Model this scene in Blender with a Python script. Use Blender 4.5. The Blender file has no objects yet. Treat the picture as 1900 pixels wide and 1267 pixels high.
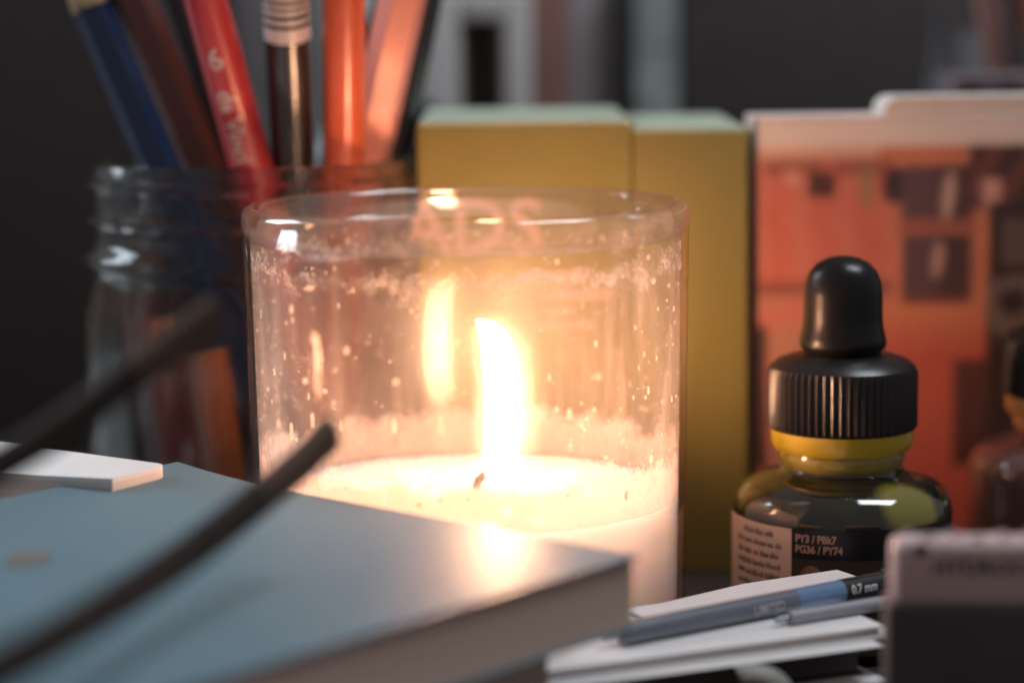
import bpy, bmesh, math, random
from mathutils import Vector, Matrix
random.seed(7)
sc = bpy.context.scene
COL = sc.collection
S = 0.001                                   # everything below is written in millimetres

# ------------------------------------------------------------------ camera
CAM = Vector((0.0, -417.0, 119.0))
PITCH, ROLL, LENS = math.radians(8.1), math.radians(-0.75), 82.0
cam_d = bpy.data.cameras.new('camera')
cam = bpy.data.objects.new('camera', cam_d); COL.objects.link(cam)
CAMROT = Matrix.Rotation(math.pi/2 - PITCH, 3, 'X') @ Matrix.Rotation(ROLL, 3, 'Z')
cam.matrix_world = Matrix.Translation(CAM*S) @ CAMROT.to_4x4()
cam_d.lens = LENS; cam_d.sensor_width = 36.0
cam_d.clip_start = 0.01; cam_d.clip_end = 20
cam_d.dof.use_dof = True
cam_d.dof.focus_distance = 0.410
cam_d.dof.aperture_fstop = 6.6
cam_d.dof.aperture_blades = 0
sc.camera = cam
sc.render.resolution_x, sc.render.resolution_y = 1024, 682

# ------------------------------------------------------------------ room light
w = bpy.data.worlds.new('World'); sc.world = w; w.use_nodes = True
bg = w.node_tree.nodes['Background']
bg.inputs[0].default_value = (1.0, 0.90, 0.92, 1); bg.inputs[1].default_value = 0.20

def area(name, loc, target, sx, sy, power, col):
    l = bpy.data.lights.new(name, 'AREA'); l.shape = 'RECTANGLE'
    l.size, l.size_y, l.energy, l.color = sx, sy, power, col
    o = bpy.data.objects.new(name, l); COL.objects.link(o)
    o.location = loc
    o.rotation_euler = (Vector(target) - Vector(loc)).to_track_quat('-Z', 'Y').to_euler()
    return o
area('window_light', (-0.95, 0.42, 0.55), (0, 0, 0.05), 0.30, 0.50, 9.0, (0.76, 0.90, 1.0))
area('overhead_light', (0.42, 0.02, 0.95), (0.03, 0.0, 0.03), 0.26, 0.40, 4.8, (0.84, 0.92, 1.0))

vs = sc.view_settings
vs.view_transform = 'Standard'; vs.look = 'None'; vs.exposure = 0.0; vs.gamma = 1.0
vs.use_curve_mapping = False
sc.render.engine = 'CYCLES'
cy = sc.cycles
cy.use_denoising = True
cy.max_bounces = 8; cy.transparent_max_bounces = 28; cy.glossy_bounces = 4
cy.transmission_bounces = 6; cy.diffuse_bounces = 3
cy.sample_clamp_indirect = 6.0; cy.blur_glossy = 0.3
cy.caustics_reflective = True; cy.caustics_refractive = True

# ------------------------------------------------------------------ pixels to directions
FPX = 1900*LENS/36.0
def ray(u, v):
    d = CAMROT @ Vector(((u-950)/FPX, -(v-633.5)/FPX, -1.0))
    return d
def at_d(u, v, d):                          # point on the pixel's ray at ground distance d
    r = ray(u, v); return CAM + r*(d/r.y)
def at_z(u, v, z):                          # point on the pixel's ray at height z
    r = ray(u, v); return CAM + r*((z-CAM.z)/r.z)

# ------------------------------------------------------------------ materials
def nt(name):
    m = bpy.data.materials.new(name); m.use_nodes = True
    n = m.node_tree; n.nodes.clear()
    out = n.nodes.new('ShaderNodeOutputMaterial')
    return m, n, out
def N(n, t, **kw):
    x = n.nodes.new(t)
    for k, v in kw.items(): setattr(x, k, v)
    return x
def noise(n, scale, detail=4, rough=0.55, stretch=(1, 1, 1)):
    tc = N(n, 'ShaderNodeTexCoord'); mp = N(n, 'ShaderNodeMapping')
    mp.inputs['Scale'].default_value = stretch
    nz = N(n, 'ShaderNodeTexNoise'); nz.inputs['Scale'].default_value = scale
    nz.inputs['Detail'].default_value = detail; nz.inputs['Roughness'].default_value = rough
    n.links.new(tc.outputs['Object'], mp.inputs[0]); n.links.new(mp.outputs[0], nz.inputs['Vector'])
    return nz
def ramp(n, src, stops):
    r = N(n, 'ShaderNodeValToRGB')
    e = r.color_ramp.elements
    while len(e) < len(stops): e.new(0.5)
    for el, (p, c) in zip(e, stops):
        el.position = p; el.color = (c, c, c, 1) if not hasattr(c, '__len__') else (*c, 1)
    n.links.new(src, r.inputs[0]); return r
def mat(name, col, rough=0.5, var=0.12, scale=120, metal=0.0, spec=0.5, coat=0.0, coat_rough=0.1,
        bump=0.0, bscale=900, stretch=(1, 1, 1), sss=0.0, attr=None, rvar=0.12):
    m, n, out = nt(name)
    b = N(n, 'ShaderNodeBsdfPrincipled'); n.links.new(b.outputs[0], out.inputs[0])
    nz = noise(n, scale, stretch=stretch)
    mix = N(n, 'ShaderNodeMix', data_type='RGBA', blend_type='MULTIPLY')
    mix.inputs[0].default_value = 1.0
    rr = ramp(n, nz.outputs[0], [(0.25, 1-var), (0.75, 1.0)])
    if attr:
        a = N(n, 'ShaderNodeVertexColor'); a.layer_name = attr
        n.links.new(a.outputs[0], mix.inputs[6])
    else:
        mix.inputs[6].default_value = (*col, 1)
    n.links.new(rr.outputs[0], mix.inputs[7]); n.links.new(mix.outputs[2], b.inputs['Base Color'])
    r2 = ramp(n, nz.outputs[0], [(0.2, max(0, rough-rvar*rough)), (0.8, min(1, rough+rvar*rough))])
    n.links.new(r2.outputs[0], b.inputs['Roughness'])
    b.inputs['Metallic'].default_value = metal
    b.inputs['Specular IOR Level'].default_value = spec
    b.inputs['Coat Weight'].default_value = coat; b.inputs['Coat Roughness'].default_value = coat_rough
    if sss:
        b.inputs['Subsurface Weight'].default_value = sss
        b.inputs['Subsurface Radius'].default_value = (1.0, 0.55, 0.3)
        b.inputs['Subsurface Scale'].default_value = 0.006
    if bump:
        nb = noise(n, bscale, 6, stretch=stretch)
        bp = N(n, 'ShaderNodeBump'); bp.inputs['Strength'].default_value = bump
        bp.inputs['Distance'].default_value = 0.0003
        n.links.new(nb.outputs[0], bp.inputs['Height']); n.links.new(bp.outputs[0], b.inputs['Normal'])
    return m
def clear_glass(name, tint=(0.985, 0.985, 0.985), f0=0.045, rough=0.015, bump=0.0, bscale=60, edge=0.9):
    """clear wall: light passes straight on, the share reflected follows Schlick's law"""
    m, n, out = nt(name)
    lw = N(n, 'ShaderNodeLayerWeight'); lw.inputs[0].default_value = 0.5
    p = N(n, 'ShaderNodeMath', operation='POWER'); p.inputs[1].default_value = 5
    n.links.new(lw.outputs['Facing'], p.inputs[0])
    ma = N(n, 'ShaderNodeMath', operation='MULTIPLY_ADD'); ma.inputs[1].default_value = edge-f0; ma.inputs[2].default_value = f0
    n.links.new(p.outputs[0], ma.inputs[0])
    t = N(n, 'ShaderNodeBsdfTransparent'); t.inputs[0].default_value = (*tint, 1)
    g = N(n, 'ShaderNodeBsdfGlossy'); g.inputs['Roughness'].default_value = rough
    if bump:
        nb = noise(n, bscale, 3)
        bp = N(n, 'ShaderNodeBump'); bp.inputs['Strength'].default_value = bump
        bp.inputs['Distance'].default_value = 0.0006
        n.links.new(nb.outputs[0], bp.inputs['Height'])
        n.links.new(bp.outputs[0], g.inputs['Normal'])
    mx = N(n, 'ShaderNodeMixShader')
    n.links.new(ma.outputs[0], mx.inputs[0]); n.links.new(t.outputs[0], mx.inputs[1]); n.links.new(g.outputs[0], mx.inputs[2])
    n.links.new(mx.outputs[0], out.inputs[0])
    return m
def solid_glass(name, col=(1, 1, 1), rough=0.0, ior=1.48):
    m, n, out = nt(name)
    g = N(n, 'ShaderNodeBsdfGlass'); g.inputs[0].default_value = (*col, 1)
    g.inputs['Roughness'].default_value = rough; g.inputs['IOR'].default_value = ior
    n.links.new(g.outputs[0], out.inputs[0]); return m

# ------------------------------------------------------------------ mesh helpers (mm in, metres out)
class MB:
    def __init__(s): s.v, s.f, s.mi, s.cur = [], [], [], 0
    def add(s, vs, fs):
        o = len(s.v); s.v += [Vector(p) for p in vs]
        s.f += [tuple(i+o for i in f) for f in fs]; s.mi += [s.cur]*len(fs)
    def grid(s, rows, closed_u=False, closed_v=False, cap0=False, cap1=False):
        nr, nc = len(rows), len(rows[0]); vs = [p for r in rows for p in r]; fs = []
        for i in range(nr if closed_v else nr-1):
            for j in range(nc if closed_u else nc-1):
                a, b = i, (i+1) % nr; c, d = j, (j+1) % nc
                fs.append((a*nc+c, a*nc+d, b*nc+d, b*nc+c))
        if cap0: fs.append(tuple(range(nc-1, -1, -1)))
        if cap1: fs.append(tuple((nr-1)*nc+j for j in range(nc)))
        s.add(vs, fs)
    def lathe(s, prof, seg=48, c=(0, 0, 0), closed=False, cap0=False, cap1=False, a0=0, a1=2*math.pi):
        full = abs(a1-a0-2*math.pi) < 1e-6
        k = seg if full else seg+1
        rows = [[(c[0]+r*math.cos(a0+(a1-a0)*j/seg), c[1]+r*math.sin(a0+(a1-a0)*j/seg), c[2]+z) for j in range(k)] for r, z in prof]
        s.grid(rows, closed_u=full, closed_v=closed, cap0=cap0, cap1=cap1)
    def box(s, c, size, M=None, bev=0.0):
        bm = bmesh.new(); bmesh.ops.create_cube(bm, size=1)
        bmesh.ops.scale(bm, vec=size, verts=bm.verts)
        if bev: bmesh.ops.bevel(bm, geom=bm.edges[:], offset=bev, segments=3, profile=0.5, affect='EDGES')
        M = M or Matrix.Identity(3)
        s.bm(bm, lambda p: M @ p + Vector(c))
    def bm(s, bm, fn=lambda p: p):
        bm.verts.index_update()
        s.add([fn(v.co.copy()) for v in bm.verts], [[v.index for v in f.verts] for f in bm.faces]); bm.free()
    def tube(s, pts, rad, seg=16, flat=1.0, up=Vector((0, 0, 1)), n_side=None, cap=True, rot=0.0):
        rows = []
        for i, p in enumerate(pts):
            t = (pts[min(i+1, len(pts)-1)] - pts[max(i-1, 0)]).normalized()
            x = t.cross(up).normalized(); y = x.cross(t).normalized()
            r = rad[i] if hasattr(rad, '__len__') else rad
            rows.append([p + x*(r*flat*math.cos(rot+2*math.pi*j/seg)) + y*(r*math.sin(rot+2*math.pi*j/seg)) for j in range(seg)])
        s.grid(rows, closed_u=True, cap0=cap, cap1=cap)
    def ell(s, c, rx, ry, rz, M=None, u=6, v=4):
        M = M or Matrix.Identity(3); c = Vector(c)
        vs = [c + M @ Vector((0, 0, rz))]
        for i in range(1, v):
            t = math.pi*i/v
            for j in range(u):
                a = 2*math.pi*j/u
                vs.append(c + M @ Vector((rx*math.sin(t)*math.cos(a), ry*math.sin(t)*math.sin(a), rz*math.cos(t))))
        vs.append(c + M @ Vector((0, 0, -rz)))
        fs = [(0, 1+j, 1+(j+1) % u) for j in range(u)]
        for i in range(v-2):
            for j in range(u):
                a, b = 1+i*u+j, 1+i*u+(j+1) % u
                fs.append((a, a+u, b+u, b))
        L = len(vs)-1
        fs += [(L, 1+(v-2)*u+(j+1) % u, 1+(v-2)*u+j) for j in range(u)]
        s.add(vs, fs)
    def build(s, name, m, parent=None, origin=None, smooth=True, ang=40):
        o3 = Vector(origin) if origin is not None else (Vector(parent['o']) if parent is not None and 'o' in parent else Vector((0, 0, 0)))
        me = bpy.data.meshes.new(name)
        me.from_pydata([(p-o3)*S for p in s.v], [], s.f)
        bm = bmesh.new(); bm.from_mesh(me); bmesh.ops.recalc_face_normals(bm, faces=bm.faces); bm.to_mesh(me); bm.free()
        for mm in (m if isinstance(m, (list, tuple)) else [m]): me.materials.append(mm)
        for p, k in zip(me.polygons, s.mi): p.material_index = k; p.use_smooth = smooth
        if smooth: me.set_sharp_from_angle(angle=math.radians(ang))
        me.update()
        o = bpy.data.objects.new(name, me); COL.objects.link(o)
        o['o'] = [float(x) for x in o3]
        if parent is not None: o.parent = parent
        else: o.location = o3*S
        return o
def thing(name, loc, label, cat, group=None):
    o = bpy.data.objects.new(name, None); COL.objects.link(o)
    o.location = Vector(loc)*S; o.empty_display_size = 0.01
    o['o'] = [float(x) for x in loc]
    o['label'] = label; o['category'] = cat
    if group: o['group'] = group
    return o
def tag(o, label, cat, group=None):
    o['label'] = label; o['category'] = cat
    if group: o['group'] = group
    return o
def struct(o): o['kind'] = 'structure'; return o
def rotz(deg): return Matrix.Rotation(math.radians(deg), 3, 'Z')
FONT_CACHE = {}
def text_geo(txt, size, bold=0.0, cut=0):
    """(verts, faces) of flat lettering, origin at its lower left, x along the line, mm"""
    c = bpy.data.curves.new('lettering', 'FONT'); c.body = txt; c.size = size; c.offset = bold
    c.resolution_u = 3
    o = bpy.data.objects.new('lettering', c); COL.objects.link(o)
    dg = bpy.context.evaluated_depsgraph_get(); me = o.evaluated_get(dg).to_mesh()
    bm = bmesh.new(); bm.from_mesh(me)
    bmesh.ops.remove_doubles(bm, verts=bm.verts, dist=1e-5)
    if cut:
        bmesh.ops.triangulate(bm, faces=bm.faces)
        bmesh.ops.subdivide_edges(bm, edges=bm.edges, cuts=cut)
    bm.verts.index_update()
    vs = [v.co.copy() for v in bm.verts]; fs = [[v.index for v in f.verts] for f in bm.faces]
    bm.free(); bpy.data.objects.remove(o); bpy.data.curves.remove(c)
    return vs, fs
def put_text(mb, txt, size, fn, bold=0.0, cut=0):
    vs, fs = text_geo(txt, size, bold, cut)
    mb.add([fn(p.x, p.y) for p in vs], fs)
def hexcol(h):                               # sRGB hex to linear
    c = [int(h[i:i+2], 16)/255 for i in (0, 2, 4)]
    return tuple(x/12.92 if x <= .04045 else ((x+.055)/1.055)**2.4 for x in c)

BLACKMATTE = mat('black_matte', (0.085, 0.071, 0.071), 0.6, 0.2, spec=0.3)
PAPER = mat('paper_white', (0.80, 0.79, 0.78), 0.75, 0.06, spec=0.2, bump=0.15)

# ================================================================== setting
mb = MB(); mb.box((0, 300, -15), (1700, 1500, 30), bev=2)
WOOD = mat('dark_table_wood', (0.045, 0.033, 0.028), 0.45, 0.5, 40, stretch=(1, 14, 14), bump=0.2)
struct(mb.build('table', WOOD))
mb = MB(); mb.box((0, 1080, 400), (2600, 40, 1400))
struct(mb.build('wall', mat('dark_wall', (0.12, 0.10, 0.10), 0.9, 0.25, 15, spec=0.2)))

# ================================================================== candle in a glass
CX = -8.0
AX = Vector((CX, 0, 0))
candle = thing('candle', AX, 'lit white candle burning low in a clear glass tumbler with wax-spattered walls', 'candle')
GH, RO, WT = 85.0, 40.0, 1.35
def rim_r(z):                                # slight taper towards the foot
    return RO - 1.2*(1 - z/GH)
# tumbler: one closed wall from the axis at the foot over the rounded lip and down inside
prof = [(0.01, 0.0), (30, 0.0), (rim_r(0)-3, 0.3), (rim_r(2)-0.6, 1.6), (rim_r(4), 4)]
prof += [(rim_r(z), z) for z in (10, 20, 30, 40, 50, 60, 70, 78, 80.5)]
wallp = list(prof)
lip_o = (rim_r(80.5), 80.5)
prof_in = [(rim_r(z)-WT, z) for z in (80.5, 78, 70, 60, 50, 40, 30, 20, 12)] + [(rim_r(9)-4.5, 8.6), (rim_r(8)-10, 8), (0.01, 8)]
GLASS = clear_glass('tumbler_glass', (0.992, 0.985, 0.98), 0.014, 0.09, bump=0.08, bscale=25)
GLASSIN = clear_glass('tumbler_inner', (0.992, 0.985, 0.98), 0.014, 0.24, bump=0.1, bscale=40)
mb = MB(); mb.lathe(prof, 128, AX); mb.cur = 1; mb.lathe(prof_in, 128, AX)
mb.build('glass_tumbler', [GLASS, GLASSIN], candle)
# the thick fire-polished lip, a real refracting ring
lip = []
rc = (rim_r(84)-1.62)
for k in range(17):
    a = math.pi*k/16
    lip.append((rc+1.66*math.cos(a), 83.2+1.8*math.sin(a)))
lip = [(rim_r(80.5), 80.5), (rim_r(82)+0.1, 82.0)] + lip + [(rim_r(82)-2.9, 82.0), (rim_r(79)-WT-0.02, 79.0)]
mb = MB(); mb.lathe(lip, 160, AX, closed=True)
LIPG = clear_glass('lip_glass', (0.95, 0.93, 0.92), 0.11, 0.09)
n = LIPG.node_tree; prev = n.nodes['Material Output'].inputs[0].links[0].from_socket
tl = N(n, 'ShaderNodeBsdfTranslucent'); tl.inputs[0].default_value = (0.9, 0.8, 0.72, 1)     # pale translucence added so the lip brightens with flame light
lm = N(n, 'ShaderNodeMixShader'); nz = noise(n, 200, 5); lr = ramp(n, nz.outputs[0], [(0.3, 0.01), (0.7, 0.07)])
n.links.new(lr.outputs[0], lm.inputs[0]); n.links.new(prev, lm.inputs[1]); n.links.new(tl.outputs[0], lm.inputs[2])
n.links.new(lm.outputs[0], n.nodes['Material Output'].inputs[0])
mb.build('lip', LIPG, candle)

# wax body
WAXZ = 32.0
m, n, out = nt('wax')
WAX = m
b = N(n, 'ShaderNodeBsdfPrincipled'); n.links.new(b.outputs[0], out.inputs[0])
b.inputs['Base Color'].default_value = (0.86, 0.83, 0.83, 1)
b.inputs['Roughness'].default_value = 0.35
b.inputs['Subsurface Weight'].default_value = 1.0
b.inputs['Subsurface Radius'].default_value = (1.0, 0.75, 0.6)
b.inputs['Subsurface Scale'].default_value = 0.030
nb = noise(n, 350, 5); bp = N(n, 'ShaderNodeBump'); bp.inputs['Strength'].default_value = 0.03; bp.inputs['Distance'].default_value = 0.0004
n.links.new(nb.outputs[0], bp.inputs['Height']); n.links.new(bp.outputs[0], b.inputs['Normal'])
def hsh(a, k): return math.sin(a*k*1.0+k*1.7)
def ragged(a, seed=0.0):
    return (0.5*math.sin(3*a+seed)+0.35*math.sin(7*a+1.3+seed)+0.3*math.sin(13*a+2.1*seed)+0.22*math.sin(29*a+seed)+0.16*math.sin(53*a+.7)+0.12*math.sin(97*a))
SEG = 180
rows = []
for r, z in [(0.3, 8.2), (27, 8.2), (rim_r(12)-WT-0.12, 12), (rim_r(20)-WT-0.12, 20), (rim_r(28)-WT-0.12, 28)]:
    rows.append([(CX+r*math.cos(2*math.pi*j/SEG), r*math.sin(2*math.pi*j/SEG), z) for j in range(SEG)])
rr_ = rim_r(WAXZ)-WT-0.12
for r, dz, k in [(rr_, 0.25, 0.12), (rr_-0.7, 0.22, 0.15), (rr_-1.8, 0.2, 0.2), (rr_-4, 0.15, 0.25), (rr_-8, 0.1, 0.25), (24, -0.2, 0.15), (15, -0.8, 0.1), (8, -1.1, 0.05), (0.3, -1.0, 0)]:
    rows.append([(CX+r*math.cos(a), r*math.sin(a), WAXZ+dz+k*ragged(a)) for a in [2*math.pi*j/SEG for j in range(SEG)]])
mb = MB(); mb.grid(rows, closed_u=True, cap0=True, cap1=True)
mb.build('wax', WAX, candle)

# wax film and old tide lines left on the inside of the glass
def film_mat():
    m, n, out = nt('wax_film')
    tc = N(n, 'ShaderNodeTexCoord'); sp = N(n, 'ShaderNodeSeparateXYZ'); n.links.new(tc.outputs['Object'], sp.inputs[0])
    def math_(op, a, b=None, c=None, clamp=False):
        x = N(n, 'ShaderNodeMath', operation=op); x.use_clamp = clamp
        for i, q in enumerate((a, b, c)):
            if q is None: continue
            if isinstance(q, (int, float)): x.inputs[i].default_value = q
            else: n.links.new(q, x.inputs[i])
        return x.outputs[0]
    z = sp.outputs['Z']
    nlow = noise(n, 45, 5, 0.6).outputs[0]
    nfine = noise(n, 420, 5, 0.65).outputs[0]
    nstr = noise(n, 260, 4, 0.6, stretch=(1, 1, 0.12)).outputs[0]
    nwarp = noise(n, 130, 6, 0.7).outputs[0]
    zz = math_('MULTIPLY_ADD', math_('SUBTRACT', nwarp, 0.5), 0.015, z)
    def band(lo, hi, soft):
        x = N(n, 'ShaderNodeMapRange', interpolation_type='SMOOTHSTEP'); x.inputs[1].default_value = lo; x.inputs[2].default_value = lo+soft
        y = N(n, 'ShaderNodeMapRange', interpolation_type='SMOOTHSTEP'); y.inputs[1].default_value = hi; y.inputs[2].default_value = hi+soft
        y.inputs[3].default_value = 1; y.inputs[4].default_value = 0
        n.links.new(zz, x.inputs[0]); n.links.new(zz, y.inputs[0])
        return math_('MULTIPLY', x.outputs[0], y.outputs[0])
    base = ramp(n, nlow, [(0.32, 0.015), (0.66, 0.13)]).outputs[0]
    streak = ramp(n, nstr, [(0.50, 0.0), (0.72, 0.20)]).outputs[0]
    speck = ramp(n, nfine, [(0.60, 0.0), (0.70, 0.30)]).outputs[0]
    body = math_('MULTIPLY', math_('ADD', math_('ADD', base, streak), speck), band(0.0, 0.0755, 0.0008))
    tide = math_('MULTIPLY', band(0.0725, 0.0755, 0.0006), ramp(n, nfine, [(0.42, 0.02), (0.62, 0.42)]).outputs[0])
    foot = math_('MULTIPLY', band(0.0, 0.0385, 0.004), ramp(n, nfine, [(0.25, 0.55), (0.6, 0.95)]).outputs[0])
    haze = math_('MULTIPLY', band(0.0, 0.081, 0.001), 0.05)
    a = math_('ADD', math_('ADD', math_('ADD', body, tide), foot), haze, clamp=True)
    t = N(n, 'ShaderNodeBsdfTransparent')
    tl = N(n, 'ShaderNodeBsdfTranslucent'); tl.inputs[0].default_value = (0.54, 0.455, 0.43, 1)
    df = N(n, 'ShaderNodeBsdfDiffuse'); df.inputs[0].default_value = (0.50, 0.45, 0.43, 1)
    m1 = N(n, 'ShaderNodeMixShader'); m1.inputs[0].default_value = 0.4
    n.links.new(tl.outputs[0], m1.inputs[1]); n.links.new(df.outputs[0], m1.inputs[2])
    fs = N(n, 'ShaderNodeBsdfRefraction'); fs.inputs['Roughness'].default_value = 0.75; fs.inputs['IOR'].default_value = 1.12   # forward scatter added to the film to give the flame a halo
    hz = N(n, 'ShaderNodeMixShader'); hr = ramp(n, nlow, [(0.3, 0.02), (0.7, 0.045)])
    n.links.new(hr.outputs[0], hz.inputs[0]); n.links.new(t.outputs[0], hz.inputs[1]); n.links.new(fs.outputs[0], hz.inputs[2])
    mx = N(n, 'ShaderNodeMixShader'); n.links.new(a, mx.inputs[0]); n.links.new(hz.outputs[0], mx.inputs[1]); n.links.new(m1.outputs[0], mx.inputs[2])
    n.links.new(mx.outputs[0], out.inputs[0])
    return m
mb = MB(); mb.lathe([(rim_r(z)-WT-0.08, z) for z in (32.35, 36, 42, 50, 60, 70, 80.4)], 128, AX)
o = mb.build('wax_film', film_mat(), candle); o['kind'] = 'stuff'

# spattered droplets and drips on the inner wall
def bead_mat(name, col, tr=0.5):
    m, n, out = nt(name)
    b = N(n, 'ShaderNodeBsdfPrincipled'); b.inputs['Base Color'].default_value = (*col, 1); b.inputs['Roughness'].default_value = 0.2
    tl = N(n, 'ShaderNodeBsdfTranslucent'); tl.inputs[0].default_value = (0.9, 0.78, 0.64, 1)
    tp = N(n, 'ShaderNodeBsdfTransparent')
    nz = noise(n, 500, 3)
    m1 = N(n, 'ShaderNodeMixShader'); m1.inputs[0].default_value = 0.55
    n.links.new(b.outputs[0], m1.inputs[1]); n.links.new(tl.outputs[0], m1.inputs[2])
    m2 = N(n, 'ShaderNodeMixShader')
    rr = ramp(n, nz.outputs[0], [(0.3, tr*0.6), (0.7, tr)]); n.links.new(rr.outputs[0], m2.inputs[0])
    n.links.new(m1.outputs[0], m2.inputs[1]); n.links.new(tp.outputs[0], m2.inputs[2])
    n.links.new(m2.outputs[0], out.inputs[0]); return m
BEAD = bead_mat('wax_bead', (0.85, 0.78, 0.70), 0.7)
def wall_frame(a, z, off=0.0):
    r = rim_r(z)-WT-0.1-off
    return Vector((CX+r*math.cos(a), r*math.sin(a), z)), Matrix((( -math.sin(a), math.cos(a), 0), (math.cos(a), math.sin(a), 0), (0, 0, 1))).transposed()
mb = MB(); rnd = random.Random(3)
for i in range(1900):
    a = rnd.uniform(0, 2*math.pi)
    t = rnd.random()
    z = 34 + 43*(t**1.5) if i % 4 else rnd.gauss(75.5, 1.1)
    if z < 36 or z > 79: continue
    s_ = min(0.7, 0.10*math.exp(rnd.gauss(0.0, 0.75)))
    p, M = wall_frame(a, z, 0.02)
    mb.ell(p, s_*rnd.uniform(.8, 1.3), s_*0.45, s_*rnd.uniform(.8, 1.6), M, 6, 4)
o = mb.build('wax_droplets', BEAD, candle); o['kind'] = 'stuff'
DRIP = bead_mat('wax_drip', (0.86, 0.80, 0.72), 0.35)
drips = [(496, 582, 8, 20), (545, 660, 7, 20), (522, 690, 6, 26), (596, 780, 13, 60), (553, 800, 15, 70), (745, 790, 14, 44), (826, 790, 18, 40),
         (650, 790, 10, 60), (1050, 770, 16, 26), (1072, 790, 7, 8), (1015, 700, 7, 44), (1245, 740, 9, 14), (1196, 725, 7, 20), (1187, 658, 5, 12), (1177, 682, 6, 12), (1212, 664, 5, 10),
         (1028, 760, 9, 12), (1095, 760, 8, 10), (885, 665, 7, 30), (880, 600, 10, 14), (590, 735, 6, 24), (513, 745, 7, 10), (962, 507, 4, 5)]
for (u, v, wpx, hpx) in drips:
    hpx = min(hpx, 2.4*wpx)
    x = (u-868)/829*80.0
    a = -math.acos(max(-1, min(1, x/38.5))) if abs(x) < 38.5 else (-math.pi if x < 0 else 0)
    d = 417 + 38.5*math.sin(a)
    z = at_d(u, v, d).z
    p, M = wall_frame(a, z, 0.03)
    q = 80/829/2*0.93
    mb = MB(); rows = []
    K = 9
    for i in range(K):                        # tear shape: thin tail above, full bead below
        t = i/(K-1); zz = hpx*q*(1-2*t)
        wv = wpx*q*(0.5+0.5*t+0.12*math.sin(9*t+u))*math.sqrt(max(0.0, 1-(2*t-1)**4))+0.01
        rows.append([p + M @ Vector((wv*math.cos(2*math.pi*j/10), 0.42*wv*math.sin(2*math.pi*j/10), zz)) for j in range(10)])
    mb.grid(rows, closed_u=True, cap0=True, cap1=True)
    mb.build('wax_drip', DRIP, candle)

# wick and flame
FX = at_d(924, 800, 417).x
mb = MB()
wp = [Vector((CX+0.9, 0, WAXZ-2)), Vector((CX+1.0, -.3, WAXZ+0.5)), Vector((CX+1.5, -0.2, WAXZ+2.2)), Vector((CX+3.0, 0, WAXZ+3.6)), Vector((CX+4.6, .2, WAXZ+5.5))]
mb.tube(wp, [0.75, 0.7, 0.8, 0.6, 0.4], 10, up=Vector((0, 1, 0)))
mb.build('wick', mat('charred_wick', (0.05, 0.03, 0.03), 0.9, 0.4, 900, bump=0.6, bscale=1500), candle)
m, n, out = nt('flame')
tc = N(n, 'ShaderNodeTexCoord'); sp = N(n, 'ShaderNodeSeparateXYZ'); n.links.new(tc.outputs['Generated'], sp.inputs[0])
st = ramp(n, sp.outputs['Z'], [(0.0, 0.06), (0.14, 0.35), (0.45, 1.0), (0.85, 0.9), (1.0, 0.5)])
colr = ramp(n, sp.outputs['Z'], [(0.0, (1.0, 0.57, 0.35)), (0.3, (1.0, 0.53, 0.295)), (1.0, (1.0, 0.49, 0.26))])
lw = N(n, 'ShaderNodeLayerWeight'); lw.inputs[0].default_value = 0.5
iv = N(n, 'ShaderNodeMath', operation='SUBTRACT'); iv.inputs[0].default_value = 1.0; n.links.new(lw.outputs['Facing'], iv.inputs[1])
pw = N(n, 'ShaderNodeMath', operation='POWER'); pw.inputs[1].default_value = 1.8; n.links.new(iv.outputs[0], pw.inputs[0])
s1 = N(n, 'ShaderNodeMath', operation='MULTIPLY'); n.links.new(pw.outputs[0], s1.inputs[0]); n.links.new(st.outputs[0], s1.inputs[1])
s2 = N(n, 'ShaderNodeMath', operation='MULTIPLY'); s2.inputs[1].default_value = 190.0; n.links.new(s1.outputs[0], s2.inputs[0])
em = N(n, 'ShaderNodeEmission'); n.links.new(colr.outputs[0], em.inputs[0]); n.links.new(s2.outputs[0], em.inputs[1])
tp = N(n, 'ShaderNodeBsdfTransparent'); ad = N(n, 'ShaderNodeAddShader')
n.links.new(em.outputs[0], ad.inputs[0]); n.links.new(tp.outputs[0], ad.inputs[1]); n.links.new(ad.outputs[0], out.inputs[0])
FLAME = m
sil = [(591, 884, 892), (596, 879, 918), (606, 878, 938), (622, 880, 952), (645, 884, 962), (690, 888, 968), (740, 889, 971), (790, 889, 972), (835, 887, 969), (862, 886, 962), (880, 892, 952), (890, 906, 938), (893, 916, 930)]
rows = []
for v, ul, ur in sil:
    a, b_ = at_d(ul, v, 417), at_d(ur, v, 417)
    cx, rx = (a.x+b_.x)/2, (b_.x-a.x)/2*0.77
    rows.append([(cx+rx*math.cos(2*math.pi*j/24), rx*0.8*math.sin(2*math.pi*j/24), (a.z+b_.z)/2) for j in range(24)])
mb = MB(); mb.grid(rows, closed_u=True, cap0=True, cap1=True)
mb.build('flame', FLAME, candle, ang=180)

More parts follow.
